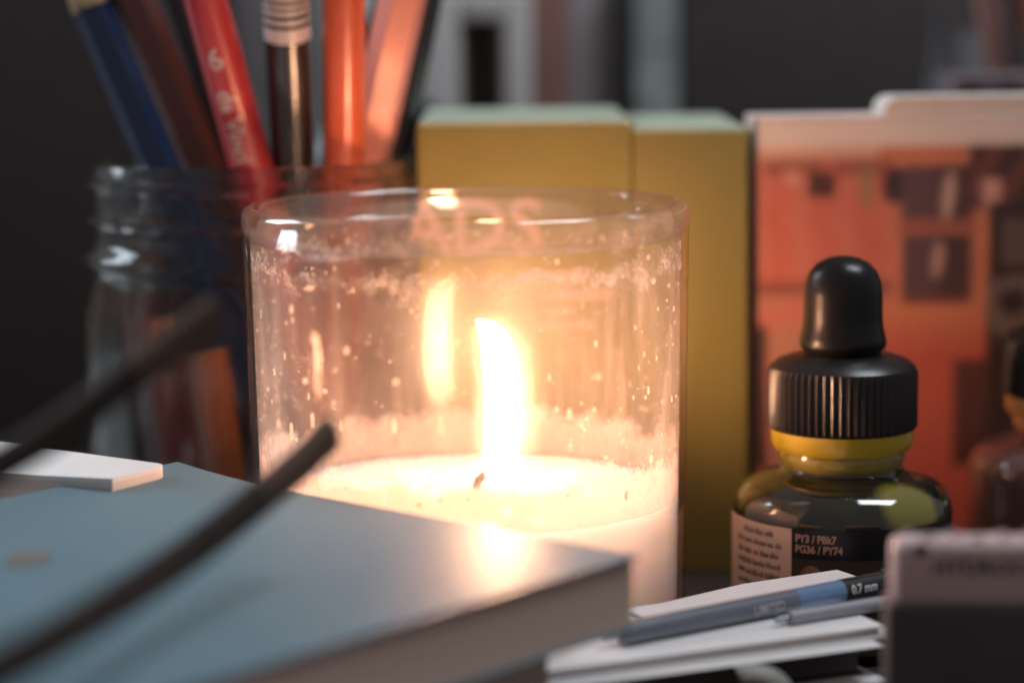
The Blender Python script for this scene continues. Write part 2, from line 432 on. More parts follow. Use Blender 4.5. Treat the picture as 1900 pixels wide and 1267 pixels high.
# ================================================================== jar of pencils
JD = 486.0
JC = at_d(477, 300, JD); JC = Vector((JC.x-0.8, JC.y, 0))
jar = thing('glass_jar', JC, 'clear threaded glass jar crowded with pencils, standing behind the candle', 'jar')
JH = 89.0
jo = [(0.01, 0), (27, 0), (33, 1.2), (35.5, 4), (36, 8), (36, 52), (35.6, 58), (34.2, 63), (33.4, 65.5),
      (34.0, 67.0), (35.6, 68.3), (36.0, 69.4), (35.6, 70.5), (33.6, 71.8), (33.0, 73.2), (33.2, 76.0), (34.6, 77.0), (34.8, 78.0), (33.2, 79.2), (33.0, 82.0), (33.2, 83.4), (34.6, 84.2), (34.7, 85.2), (33.3, 86.2), (33.0, 87.4)]
ji = [(32.6, 88.6), (31.8, 89.0), (31.0, 88.6), (30.6, 87.4), (30.4, 80), (30.5, 70), (31.4, 64), (33.0, 58), (33.4, 50), (33.4, 9), (31, 5.5), (0.01, 5)]
JG = solid_glass('jar_glass', (0.86, 0.86, 0.86), 0.0, 1.36)
n = JG.node_tree; prev = n.nodes['Material Output'].inputs[0].links[0].from_socket
jt = N(n, 'ShaderNodeBsdfTransparent'); jt.inputs[0].default_value = (0.90, 0.90, 0.90, 1)
jm = N(n, 'ShaderNodeMixShader'); jm.inputs[0].default_value = 0.35
n.links.new(prev, jm.inputs[1]); n.links.new(jt.outputs[0], jm.inputs[2]); n.links.new(jm.outputs[0], n.nodes['Material Output'].inputs[0])
mb = MB(); mb.lathe(jo + ji, 96, JC)
mb.build('jar_body', JG, jar)

def along(p, q, t): return p + (q-p)*t
def pencil_axis(u0, v0, d0, u1, v1, d1, ztop=None, zbot=7.0):
    a, b_ = at_d(u0, v0, d0), at_d(u1, v1, d1)
    dr = (a-b_)
    top = a if ztop is None else b_ + dr*((ztop-b_.z)/dr.z)
    bot = b_ + dr*((zbot-b_.z)/dr.z)
    off = Vector((bot.x-JC.x, bot.y-JC.y))
    if off.length > 25:                        # keep the foot inside the jar
        off = off.normalized()*25; bot = Vector((JC.x+off.x, JC.y+off.y, zbot))
    return top, bot
def shaft(name, ax, r, seg, m, parent, t0=0, t1=1, r2=None, rot=0.0, extra=None):
    top, bot = ax
    pts = [along(top, bot, t0+(t1-t0)*i/6) for i in range(7)]
    mb = MB(); mb.tube(pts, [r+(r2-r)*i/6 if r2 else r for i in range(7)], seg, up=Vector((0, 1, 0)), rot=rot)
    return mb.build(name, m, parent, ang=25)
def pencil(name, axis_args, r, seg, m, label, cat, lead=None, rot=0.0, group=None):
    ax = pencil_axis(*axis_args)
    t = thing(name, ax[1], label, cat, group)
    L = (ax[0]-ax[1]).length
    shaft('shaft', ax, r, seg, m, t, 0.0, 0.9, rot=rot)
    # sharpened end below: wood cone and lead
    p0, p1, p2 = along(*ax, 0.9), along(*ax, 0.975), ax[1]
    mb = MB(); mb.tube([p0, p1], [r*0.97, r*0.3], 16, up=Vector((0, 1, 0))); mb.build('wood_tip', mat('pencil_wood', (0.55, 0.36, 0.2), 0.7), t)
    mb = MB(); mb.tube([p1, p2], [r*0.3, 0.2], 10, up=Vector((0, 1, 0))); mb.build('lead', lead or BLACKMATTE, t)
    return t, ax
def lacquer(name, col, rough=0.28, coat=0.6): return mat(name, col, rough, 0.15, 160, coat=coat, coat_rough=0.16, stretch=(1, 1, 0.2))
GP = 'pencils standing in the glass jar'
# blue brush with a brass ferrule
t, ax = pencil('paintbrush', (140, -60, 490, 285, 280, 486, 134.0), 4.2, 6, lacquer('navy_lacquer', (0.003, 0.020, 0.070), 0.3, 0.3), 'navy blue lacquered paintbrush with pale metal ferrule, leaning far left in the jar', 'paintbrush', group=GP)
bpy.data.objects.remove([c for c in t.children if c.name.startswith('wood_tip')][0]); bpy.data.objects.remove([c for c in t.children if c.name.startswith('lead')][0])
shaft('handle_tip', (along(*ax, .9), ax[1]), 4.0, 20, bpy.data.materials['navy_lacquer'], t, 0, 1, r2=2.0)
dr = (ax[0]-ax[1]).normalized(); ft = at_d(158, 22, 489)
k = (ft-ax[1]).dot(dr); fp = ax[1]+dr*k
mb = MB(); mb.tube([fp, fp+dr*1.2, fp+dr*2.4, fp+dr*12, fp+dr*20], [4.25, 4.5, 4.2, 4.1, 3.3], 20, up=Vector((0, 1, 0)))
mb.build('ferrule', mat('brass', (0.75, 0.58, 0.34), 0.3, 0.2, metal=1.0), t)
mb = MB(); mb.tube([fp+dr*20, fp+dr*30, fp+dr*40], [3.2, 3.6, 0.4], 14, up=Vector((0, 1, 0))); mb.build('bristles', mat('bristle', (0.25, 0.17, 0.1), 0.9, 0.4), t)
# others
pencil('pencil', (232, -40, 492, 368, 290, 495, 135.0), 4.6, 6, lacquer('maroon_lacquer', (0.12, 0.026, 0.014), 0.22), 'dark maroon pencil leaning between the blue brush and the red pencil', 'pencil', group=GP)
pencil('pencil', (318, -40, 508, 425, 290, 506, 135.0), 4.2, 6, lacquer('black_lacquer', (0.02, 0.019, 0.02), 0.35), 'plain black pencil tucked behind the red numbered pencil', 'pencil', group=GP)
RED = lacquer('red_lacquer', (0.60, 0.045, 0.055), 0.35)
tr, axr = pencil('paintbrush', (383, 0, 462, 462, 290, 474, 132.0), 4.35, 20, RED, 'bright red handled brush with white lettering and a figure 6', 'paintbrush', group=GP)
tb, axb = pencil('pencil', (531, 0, 466, 548, 290, 479, 131.0), 4.5, 20, lacquer('black_gloss', (0.030, 0.022, 0.022), 0.22, 0.9), 'glossy black pencil wearing a white barcode sticker', 'pencil', group=GP)
to, axo = pencil('pencil', (643, 0, 464, 655, 290, 477, 135.0), 4.3, 20, lacquer('orange_lacquer', (0.85, 0.15, 0.06), 0.32), 'vivid orange round pencil standing almost upright in the jar', 'pencil', group=GP)
tcq, axc = pencil('pencil', (748, 0, 480, 698, 250, 492, 133.0), 4.9, 6, lacquer('coral_lacquer', (0.95, 0.36, 0.28), 0.5, 0.12), 'coral pink pencil leaning right against the jar rim', 'pencil', rot=0.25, group=GP)
pencil('pencil', (784, 0, 508, 730, 270, 506, 134.0), 4.2, 6, bpy.data.materials['black_lacquer'], 'black pencil leaning right, half hidden behind the coral one', 'pencil', group=GP)
pencil('pencil', (712, 0, 512, 612, 270, 512, 134.0), 4.2, 6, lacquer('grey_black_lacquer', (0.028, 0.026, 0.026), 0.5), 'dark pencil crossing behind the upright orange one', 'pencil', group=GP)

# short stubs that stay below the rim, on the jar's darker side
for k, (dx, dy, lx, ly, ztop, r_, nm, col, lab) in enumerate([
        (-22, 6, -3, -4, 62, 4.2, 'umber_lacquer', (0.16, 0.060, 0.030), 'short umber pencil stub close to the glass inside the jar'),
        (-13, -14, -6, 2, 57, 4.0, 'oxblood_lacquer', (0.30, 0.045, 0.025), 'short oxblood pencil stub deep inside the jar'),
        (-24, -6, 2, 3, 54, 4.3, 'soot_lacquer', (0.030, 0.024, 0.023), 'short sooty black pencil stub deep inside the jar'),
        (-3, -23, -5, 2, 52, 4.0, 'copper_lacquer', (0.34, 0.11, 0.045), 'short copper coloured pencil stub at the front of the jar')]):
    b0 = Vector((JC.x+dx, JC.y+dy, 5.6)); tp0 = Vector((JC.x+dx+lx, JC.y+dy+ly, ztop))
    t = thing('pencil', b0, lab, 'pencil', GP)
    lm_ = lacquer(nm, col)
    mb = MB(); mb.tube([tp0, along(tp0, b0, .45), along(tp0, b0, .88)], r_, 6, up=Vector((0, 1, 0)), rot=0.4*k); mb.build('shaft', lm_, t, ang=25)
    mb = MB(); mb.tube([along(tp0, b0, .88), b0], [r_*.97, 0.4], 12, up=Vector((0, 1, 0))); mb.build('wood_tip', bpy.data.materials['pencil_wood'], t)

def on_shaft(ax, r, extra=0.06):
    """maps (across mm, down mm) onto the side of a round shaft that faces the camera"""
    top, bot = ax; t = (bot-top).normalized()
    to_cam = (CAM - top); to_cam = (to_cam - t*to_cam.dot(t)).normalized()
    x = to_cam.cross(t).normalized()
    if x.x < 0: x = -x
    def fn(u, s_):
        th = u/r
        return top + t*s_ + (to_cam*math.cos(th) + x*math.sin(th))*(r+extra)
    return fn
def s_at(ax, u, v):                            # distance along the shaft of what is seen at a pixel
    top, bot = ax; t = (bot-top).normalized(); best = None
    r = ray(u, v).normalized(); w0 = top-CAM
    b_ = t.dot(r); d_ = t.dot(w0); e_ = r.dot(w0)
    return (b_*e_-d_)/(1-b_*b_)
WHITEINK = mat('white_ink', (0.75, 0.68, 0.66), 0.5, 0.1)
fn = on_shaft(axr, 4.35)
mb = MB()
s6 = s_at(axr, 388, 98)
put_text(mb, '6', 6.4, lambda x, y: fn(x-3.0, s6+2.4-y), 0.03, 1)
mb.build('number', WHITEINK, tr)
mb = MB(); s7 = s_at(axr, 405, 176)
put_text(mb, 'da Vinci', 5.0, lambda x, y: fn(y-2.9, s7-2.0+x), 0.10, 1)
mb.build('lettering', WHITEINK, tr)
# barcode sticker wraps the black pencil
fnb = on_shaft(axb, 4.5, 0.10)
top, bot = axb; tdir = (bot-top).normalized(); s_end = s_at(axb, 535, 68)
mb = MB(); mb.tube([top + tdir*(s_end-34), top + tdir*s_end], 4.66, 24, up=Vector((0, 1, 0)), cap=False)
stk = mb.build('sticker', mat('sticker_white', (0.80, 0.70, 0.68), 0.35, 0.05, coat=0.4), tb)
mb = MB(); fnk = on_shaft(axb, 4.66, 0.05)
s_ = s_end-3.0; rnd = random.Random(5)
while s_ > s_end-32:
    hgt = rnd.choice((0.55, 0.7, 0.9, 0.6))
    K = 20
    vs = [fnk((-1+2*j/K)*8.0, s_-(hgt if q else 0)) for q in (0, 1) for j in range(K+1)]
    mb.add(vs, [(j, j+1, K+2+j, K+1+j) for j in range(K)])
    s_ -= hgt + rnd.choice((0.7, 0.85, 1.0))
mb.build('barcode', BLACKMATTE, stk)
# dark end cap visible where the coral pencil meets its eraser band
fnc = None

# ================================================================== yellow boxes behind the candle
OLIVE = mat('mustard_card', (0.29, 0.235, 0.062), 0.42, 0.10, 60, coat=0.15, coat_rough=0.25)
LIDG = mat('pale_green_card', (0.50, 0.56, 0.42), 0.6, 0.08, 80)
PINKPRINT = mat('pink_print', (0.56, 0.38, 0.30), 0.5, 0.08)
def front_box(name, u0, u1, vtop, d, depth, label, m_body, m_top, yaw=0.0):
    a, b_ = at_d(u0, vtop, d), at_d(u1, vtop, d)
    h = (a.z+b_.z)/2; wd = b_.x-a.x; base = Vector(((a.x+b_.x)/2, a.y+depth/2, 0))
    t = thing(name, base, label, 'box')
    mb = MB(); mb.box((base.x, base.y, (h-0.8)/2), (wd, depth, h-0.8), rotz(yaw), bev=0.6); mb.build('carton', m_body, t)
    mb = MB(); mb.box((base.x, base.y, h-0.7), (wd-0.8, depth-0.8, 1.4), rotz(yaw), bev=0.45); mb.build('lid', m_top, t)
    return t, base, wd, h
ybx, yb, ywd, yh = front_box('yellow_box', 772, 1172, 224, 483, 62, 'mustard yellow box with pale lettering and light green top, directly behind the candle', OLIVE, LIDG)
yb2, y2, ywd2, yh2 = front_box('yellow_box', 1172, 1388, 237, 484, 62, 'plain narrow mustard box between the lettered yellow box and the red book', mat('olive_card', (0.265, 0.22, 0.060), 0.45, 0.1, 60, coat=0.15, coat_rough=0.25), LIDG)
fy = yb.y-31-0.06
def on_front(x, z): return Vector((x, fy, z))
def xat(u): return at_d(u, 400, 483).x
def zat(v): return at_d(900, v, 483).z
mb = MB(); sz = 14.5
vs_, _ = text_geo('ADS', sz, 0.25)
wtx = max(p.x for p in vs_); sc_ = (xat(1005)-xat(742))/wtx; htx = max(p.y for p in vs_)
put_text(mb, 'ADS', sz, lambda x, y: on_front(xat(742)+x*sc_, zat(367)-(htx-y)*1.1), 0.3)
mb.build('lettering', PINKPRINT, ybx)
for (u0, u1, v0, v1) in [(955, 1132, 541, 557), (940, 1062, 572, 584), (960, 1080, 506, 524), (930, 1100, 600, 610)]:
    mb = MB(); a, c = on_front(xat(u0), zat(v0)), on_front(xat(u1), zat(v1))
    mb.add([(a.x, fy, a.z), (c.x, fy, a.z), (c.x, fy, c.z), (a.x, fy, c.z)], [(0, 1, 2, 3)])
    mb.build('print_line', PINKPRINT, ybx)

# ================================================================== red picture book and white cards
RD = 488.0
a, b_ = at_d(1398, 218, RD), at_d(2060, 240, RD)
rz = a.z; x0, x1 = a.x, b_.x; ry = a.y
redbook = thing('picture_book', ((x0+x1)/2, ry+9, 0), 'upright book with red and orange picture cover and pale top margin, behind the bottles', 'book')
mb = MB(); mb.box(((x0+x1)/2, ry+9, rz/2), (x1-x0, 18, rz), bev=0.6)
mb.build('page_block', mat('book_body', (0.80, 0.62, 0.54), 0.6, 0.1), redbook)
# printed cover: colours laid out on a fine grid, in picture-pixel layout turned to millimetres
GX, GZ = 150, 190
def cover_col(u, v):
    def mixc(a, b, t): t = max(0, min(1, t)); return tuple(a[i]*(1-t)+b[i]*t for i in range(3))
    def inside(u0, u1, v0, v1): return u0 <= u < u1 and v0 <= v < v1
    red, coral, orange, peach = (0.58, 0.13, 0.09), (0.62, 0.21, 0.155), (0.68, 0.25, 0.13), (0.90, 0.78, 0.72)
    dark, plum, brown = (0.055, 0.035, 0.035), (0.13, 0.075, 0.085), (0.20, 0.07, 0.05)
    c = mixc(coral, red, (v-300)/500)
    if v < 276: return peach
    if v < 300: c = mixc(orange, peach, .35)
    w1 = 0.5+0.5*math.sin(u*0.075+0.6*math.sin(v*0.05)); w2 = 0.5+0.5*math.sin(v*0.055+u*0.013)
    if inside(1398, 1660, 300, 560):
        c = mixc(coral, red, w1*0.6)
        if v < 330 and (u-1398) % 130 > 20: c = mixc(c, brown, .6)
        if inside(1500, 1550, 325, 372): c = mixc(dark, brown, .3)
        if inside(1455, 1485, 320, 350): c = mixc(coral, peach, .2)
        if inside(1600, 1620, 315, 390): c = (0.33, 0.24, 0.14)
        if v > 535: c = mixc(c, brown, .7)
    elif inside(1398, 1660, 560, 900):
        c = mixc((0.52, 0.25, 0.17), coral, w2)
        if inside(1398, 1425, 620, 900): c = dark
    elif u >= 1630 and v < 600:
        c = mixc(orange, coral, w2*.5)
    if u >= 1630 and v >= 585: c = mixc(orange, red, (v-590)/90)
    if (u-1660)**2/500+(v-352)**2/1300 < 1: c = dark
    if inside(1672, 1808, 314, 420) or inside(1676, 1808, 448, 582):
        c = plum if u < 1745 else (0.085, 0.045, 0.045)
        if v > 565: c = brown
    if inside(1668, 1815, 421, 447): c = mixc(brown, coral, .45)
    if abs(u-(1766-(v-330)*0.10)) < 11*math.sqrt(max(0, 1-((v-372)/48)**2)) : c = (0.62, 0.42, 0.36)
    if abs(u-(1744-(v-490)*0.10)) < 10*math.sqrt(max(0, 1-((v-496)/36)**2)) : c = (0.55, 0.34, 0.29)
    if u > 1800 and v < 400 and v > 276:
        c = mixc(brown, dark, 0.5+0.5*math.sin(u*.09+v*.05))
        if inside(1825, 1860, 340, 395): c = mixc(coral, peach, .3)
    if inside(1838, 2100, 384, 530): c = dark
    if inside(1862, 2100, 420, 508): c = (0.15, 0.11, 0.10)
    if u > 1835 and 530 <= v < 900: c = mixc((0.13, 0.10, 0.095), dark, (v-560)/120)
    if (u-1900)**2/4600+(v-590)**2/4200 < 1: c = (0.20, 0.15, 0.13)
    if (u-1885)**2/800+(v-580)**2/700 < 1: c = dark
    if inside(1775, 1840, 690, 900): c = mixc(brown, dark, .6)
    return c
me = bpy.data.meshes.new('cover_print')
vs_, fs_, cols = [], [], []
for j in range(GZ+1):
    for i in range(GX+1):
        vs_.append(((x0+0.25+(x1-x0-0.5)*i/GX)*S, (ry-0.12)*S, (rz-0.9-(rz-1.8)*j/GZ)*S))
for j in range(GZ):
    for i in range(GX): fs_.append((j*(GX+1)+i, j*(GX+1)+i+1, (j+1)*(GX+1)+i+1, (j+1)*(GX+1)+i))
me.from_pydata([Vector(p)-Vector(redbook['o'])*S for p in vs_], [], fs_)
ca = me.color_attributes.new('print', 'FLOAT_COLOR', 'POINT')
v0_, v1_ = 218, at_d(1600, 0, RD).z
for k, p in enumerate(vs_):
    # picture position of this spot of the cover, from its place on the cover alone
    fx, fz = (p[0]/S-x0)/(x1-x0), (rz-p[2]/S)/rz
    uu, vv = 1398+fx*662, 218+fz*880
    acc = [0, 0, 0]
    for du in (-9, -3, 3, 9):
        for dv in (-9, -3, 3, 9):
            cc = cover_col(uu+du, vv+dv)
            for q in range(3): acc[q] += cc[q]/16
    ca.data[k].color = (*acc, 1)
me.materials.append(mat('printed_cover', (1, 1, 1), 0.4, 0.08, 60, attr='print', coat=0.1))
for p in me.polygons: p.use_smooth = True
o = bpy.data.objects.new('cover_print', me); COL.objects.link(o); o.parent = redbook
# white rounded box lying along the top of the book
xa, xb = at_d(1642, 200, RD).x, x1-1.0
zb_, zt_ = rz+0.02, at_d(1700, 181, RD).z
mb = MB(); pts = []
for (cx, cz, a0) in [(xb-3, zt_-3, 0), (xa+3, zt_-3, 90)]:
    for k in range(9): pts.append((cx+3*math.cos(math.radians(a0+90*k/8)), cz+3*math.sin(math.radians(a0+90*k/8))))
pts += [(xa, zb_), (xb, zb_)]
mb.grid([[(x, ry+y, z) for x, z in pts] for y in (0.3, 17)], closed_u=True, cap0=True, cap1=True)
tag(mb.build('white_box', mat('white_card', (0.82, 0.72, 0.66), 0.5, 0.05), origin=((xa+xb)/2, ry+8, zb_)), 'pale flat box with rounded corner lying on top of the red picture book', 'box')

# ================================================================== ink bottles
RUBBER = mat('black_rubber', (0.010, 0.009, 0.010), 0.31, 0.15, spec=0.35, bump=0.08)
CAPP = mat('black_plastic', (0.014, 0.012, 0.012), 0.32, 0.12)
ZM = [(0, 0), (22.4, 25.4), (30.4, 32.6), (33.4, 36.5), (37.3, 40.6), (49.8, 53.5), (71.45, 72.9)]
def zmap(z):
    for (a0, b0), (a1, b1) in zip(ZM, ZM[1:]):
        if z <= a1: return b0+(b1-b0)*(z-a0)/(a1-a0)
    return z+1.45
BK = 0.965
def bp_(prof): return [(r*BK, zmap(z)) for r, z in prof]
def bottle(loc, label, glass_m, ring_m, neck_m, ink_m, yaw=0):
    t = thing('ink_bottle', loc, label, 'bottle', 'dropper ink bottles')
    L = Vector(loc)
    body = [(0.01, 0), (18, 0), (20.4, 1), (21.2, 3), (21.3, 8), (21.3, 22.4), (21.0, 24.2), (20.0, 26.4), (18.0, 28.2), (15.0, 29.6), (12.2, 30.4), (11.2, 31.4), (11.0, 33.0), (10.9, 39.5), (9, 39.8), (0.01, 39.8)]
    mb = MB(); mb.lathe(bp_(body), 72, L); mb.build('bottle_body', glass_m, t, ang=60)
    ink = [(0.01, 2), (19.6, 2.2), (20.1, 4), (20.1, 20), (19.4, 23.5), (18, 25.8), (15, 28.0), (11.6, 29.2), (0.01, 29.4)]
    if ink_m: mb = MB(); mb.lathe(bp_(ink), 48, L); mb.build('ink', ink_m, t, ang=60)
    mb = MB(); mb.lathe(bp_([(11.1, 30.9), (11.6, 31.2), (12.2, 32.6), (11.8, 33.5)]), 60, L); mb.build('neck', neck_m, t)
    mb = MB(); mb.lathe(bp_([(11.4, 33.4), (13.1, 33.8), (13.7, 35.0), (13.8, 37.4), (12, 37.5)]), 60, L); mb.build('tamper_ring', ring_m, t)
    # ribbed screw cap
    seg = 120; rows = []
    for r, z, rib in [(12.0, 37.2, 0), (13.7, 37.3, 0.0), (14.2, 38.0, .28), (14.2, 47.6, .28), (13.9, 48.6, 0.1), (12.6, 49.8, 0), (9.6, 50.9, 0), (8.2, 51.2, 0), (0.1, 51.2, 0)]:
        rows.append([(L.x+BK*(r+(rib if j % 2 else -rib))*math.cos(2*math.pi*j/seg), L.y+BK*(r+(rib if j % 2 else -rib))*math.sin(2*math.pi*j/seg), zmap(z)) for j in range(seg)])
    mb = MB(); mb.grid(rows, closed_u=True); mb.build('cap', CAPP, t, ang=35)
    bulb = [(7.2, 50.8), (7.3, 51.6), (8.2, 52.4), (8.45, 53.4), (8.2, 54.8), (7.8, 56.6), (7.6, 59), (7.55, 63.5), (7.3, 66), (6.5, 68.2), (5.1, 69.9), (3.2, 71.0), (1.4, 71.4), (0.01, 71.45)]
    mb = MB(); mb.lathe(bp_(bulb), 48, L); mb.build('dropper_bulb', RUBBER, t, ang=80)
    return t
BG = at_d(1562, 900, 431)
m, n, out = nt('green_black_glass')          # dark ink seen through the bottle's glass
b = N(n, 'ShaderNodeBsdfPrincipled'); n.links.new(b.outputs[0], out.inputs[0])
b.inputs['Roughness'].default_value = 0.06; b.inputs['Coat Weight'].default_value = 0.8; b.inputs['Coat Roughness'].default_value = 0.04
nz = noise(n, 55, 4)
rr = ramp(n, nz.outputs[0], [(0.42, (0.012, 0.011, 0.010)), (0.62, (0.022, 0.025, 0.009))])
# yellow-green glow of light through the shoulder, painted into the base colour
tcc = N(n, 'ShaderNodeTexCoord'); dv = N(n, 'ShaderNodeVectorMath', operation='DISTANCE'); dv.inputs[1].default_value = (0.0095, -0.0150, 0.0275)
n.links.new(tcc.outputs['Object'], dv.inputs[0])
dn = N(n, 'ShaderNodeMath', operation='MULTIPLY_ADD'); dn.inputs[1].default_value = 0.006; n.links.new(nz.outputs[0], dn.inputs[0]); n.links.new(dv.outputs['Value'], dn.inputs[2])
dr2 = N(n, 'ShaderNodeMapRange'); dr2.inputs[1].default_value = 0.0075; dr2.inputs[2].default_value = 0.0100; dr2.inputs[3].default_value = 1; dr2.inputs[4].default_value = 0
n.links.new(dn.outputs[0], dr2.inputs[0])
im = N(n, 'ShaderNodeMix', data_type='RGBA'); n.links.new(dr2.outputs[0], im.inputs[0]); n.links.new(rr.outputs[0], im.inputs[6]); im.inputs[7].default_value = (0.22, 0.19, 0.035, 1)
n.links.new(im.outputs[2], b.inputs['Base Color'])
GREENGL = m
LIME = mat('lime_ring', (0.56, 0.40, 0.03), 0.3, 0.1, coat=0.4)
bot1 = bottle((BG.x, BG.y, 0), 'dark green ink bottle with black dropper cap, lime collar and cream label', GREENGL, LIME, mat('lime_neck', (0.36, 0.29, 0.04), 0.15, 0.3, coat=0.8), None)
PG = at_d(1985, 900, 465)
m2 = mat('pink_ink_glass', (0.20, 0.11, 0.10), 0.1, 0.25, 60, coat=0.9, coat_rough=0.05)
bottle((PG.x, PG.y, 0), 'rosy brown ink bottle with black dropper cap at the edge of the red book', m2, mat('amber_ring', (0.85, 0.45, 0.16), 0.2, 0.1, coat=0.6), mat('amber_neck', (0.8, 0.42, 0.16), 0.15, 0.2, coat=0.8), None)
# label wraps bottle 1: cream text panel and a black band
LB = Vector((BG.x, BG.y, 0))
def on_bottle(ang, z, r=21.42):               # ang in degrees, 0 faces the camera, + to the right
    fa = math.atan2(CAM.y-LB.y, CAM.x-LB.x) + math.radians(ang)
    return Vector((LB.x+r*BK*math.cos(fa), LB.y+r*BK*math.sin(fa), zmap(z)))
def patch(mb, a0, a1, z0, z1, r, K=24):
    vs = [on_bottle(a0+(a1-a0)*j/K, z, r) for z in (z0, z1) for j in range(K+1)]
    mb.add(vs, [(j, j+1, K+2+j, K+1+j) for j in range(K)])
def ang_of(u): return math.degrees(math.asin(max(-.999, min(.999, (u-1562)/207))))
mb = MB(); patch(mb, -100, ang_of(1472), 2.0, 22.2, 21.40)
lab = mb.build('label', mat('cream_label', (0.86, 0.60, 0.45), 0.6, 0.06), bot1)
mb = MB(); patch(mb, ang_of(1473), 80, 17.6, 22.3, 21.38); band = mb.build('label_band', mat('band_black', (0.012, 0.011, 0.012), 0.35, 0.1), bot1)
mb = MB(); patch(mb, ang_of(1473), 80, 2.0, 17.5, 21.36); lower = mb.build('label_lower', mat('lower_label', (0.075, 0.05, 0.032), 0.4, 0.25, 90), bot1)
INK = mat('label_ink', (0.16, 0.10, 0.08), 0.6)
mb = MB(); rnd = random.Random(11)
for row in range(9):
    z = 20.3-row*1.75; a_ = -66 + (6 if row == 0 else 0)
    end = ang_of(1460)-rnd.choice((0, 0, 2, 8))
    while a_ < end-3:
        wlen = rnd.uniform(3, 9)
        aa = a_
        while aa < min(a_+wlen, end):         # strokes of one printed word
            hh = rnd.choice((0.7, 0.7, 0.95))
            patch(mb, aa, aa+0.75, z, z+hh, 21.45, 1); 
            if rnd.random() < 0.5: patch(mb, aa+.75, aa+1.2, z+0.1, z+0.3, 21.45, 1)
            aa += 1.35
        a_ += wlen+1.6
mb.build('label_text', INK, lab)
PEACHINK = mat('peach_ink', (0.72, 0.40, 0.27), 0.5)
def curved_text(mb, txt, size, a0, z0, bold=0.05):
    vs, fs = text_geo(txt, size, bold, 0)
    mb.add([on_bottle(a0+math.degrees(p.x/21.4), z0+p.y, 21.46) for p in vs], fs)
mb = MB(); curved_text(mb, 'PY3 / PBk7', 1.75, ang_of(1479), 20.2); curved_text(mb, 'PG36 / PY74', 1.75, ang_of(1479), 18.5)
mb.build('pigment_codes', PEACHINK, band)
mb = MB(); curved_text(mb, 'D', 3.0, ang_of(1648), 18.6); mb.build('lettering', mat('grey_ink', (0.35, 0.32, 0.30), 0.5), band)
mb = MB(); curved_text(mb, 'A', 8.0, ang_of(1612), 10.6, 0.1); mb.build('lettering', bpy.data.materials['grey_ink'], lower)
mb = MB(); vs = []; K = 28
c0 = ang_of(1508); zc = 14.2
for q, rad in ((0, 2.3), (1, 0.01)):
    vs += [on_bottle(c0+math.degrees(rad*math.cos(2*math.pi*j/K)/21.4), zc+rad*math.sin(2*math.pi*j/K), 21.44) for j in range(K)]
mb.add(vs, [(j, (j+1) % K, K+(j+1) % K, K+j) for j in range(K)]); mb.build('seal', mat('seal_ink', (0.42, 0.22, 0.14), 0.5, 0.5, 900), lower)

# ================================================================== paper stack in front
pA, pB = at_z(1642, 1160, 18.6), at_z(880, 1262, 18.6)
ux = (pB-pA).normalized(); ang = math.degrees(math.atan2(-ux.y, -ux.x))
un = Vector((-(-ux).y, (-ux).x, 0))            # towards the back
if un.y < 0: un = -un
def slab(name, z0, z1, s0, s1, n0, n1, m, bev=0.4, skew=0.0):
    """a flat pad laid along the front edge: s runs left from the right end, n runs backwards"""
    c = pA + ux*((s0+s1)/2) + un*((n0+n1)/2)
    mb = MB(); mb.box((c.x, c.y, (z0+z1)/2), (abs(s1-s0), abs(n1-n0), z1-z0), rotz(ang+skew), bev=bev)
    return mb, Vector((c.x, c.y, z0))
def pad(name, z0, z1, s0, s1, n0, n1, mc, mp, label, cat, skew=0.0, leaves=0):
    c = pA + ux*((s0+s1)/2) + un*((n0+n1)/2)
    t = thing(name, (c.x, c.y, z0), label, cat)
    th = min(0.5, (z1-z0)*0.16)
    for nm, za, zb, inset, m in (('back_cover', z0, z0+th, 0, mc), ('page_block', z0+th, z1-th, 0.7, mp), ('front_cover', z1-th, z1, 0, mc)):
        mb, _ = slab(nm, za, zb, s0+inset, s1-inset, n0+inset, n1, m, bev=min(0.2, (zb-za)*.4), skew=skew)
        mb.build(nm, m, t)
    return t
LINES = mat('page_edges', (0.76, 0.71, 0.68), 0.8, 0.25, 60, stretch=(0.3, 0.3, 30), spec=0.1)
DARKC = mat('black_cover', (0.028, 0.024, 0.026), 0.5, 0.2)
pad('sketch_pad', 0.0, 4.2, -1, 150, -2, 30, DARKC, BLACKMATTE, 'lowest black sketch pad of the stack in front of the candle', 'sketchbook')
pad('notepad', 4.2, 10.4, 1, 150, -3, 29, PAPER, LINES, 'pale notepad between two black sketch pads, under the pens', 'notepad')
pad('sketch_pad', 10.4, 16.3, 3, 150, 1.5, 30, DARKC, BLACKMATTE, 'black sketch pad sandwiched between the two pale notepads', 'sketchbook')
for zz, s0, n0, sk, wh in ((16.32, -1.5, -1.8, 1.6, 'lowest'), (16.50, 2.5, -3.2, -1.2, 'middle'), (16.68, -3.0, -0.9, 0.5, 'uppermost')):
    mb, c_ = slab('sheet', zz, zz+0.14, s0, 118, n0, 26, PAPER, bev=0.0, skew=sk)
    tag(mb.build('paper_sheet', PAPER, origin=c_), wh+' of three loose white sheets between the topmost notepad and black sketch pad', 'paper', 'loose sheets in the stack')
pad('notepad', 16.84, 18.6, 0, 150, 0, 29, PAPER, LINES, 'topmost white notepad of the stack, carrying the pens and card', 'notepad')
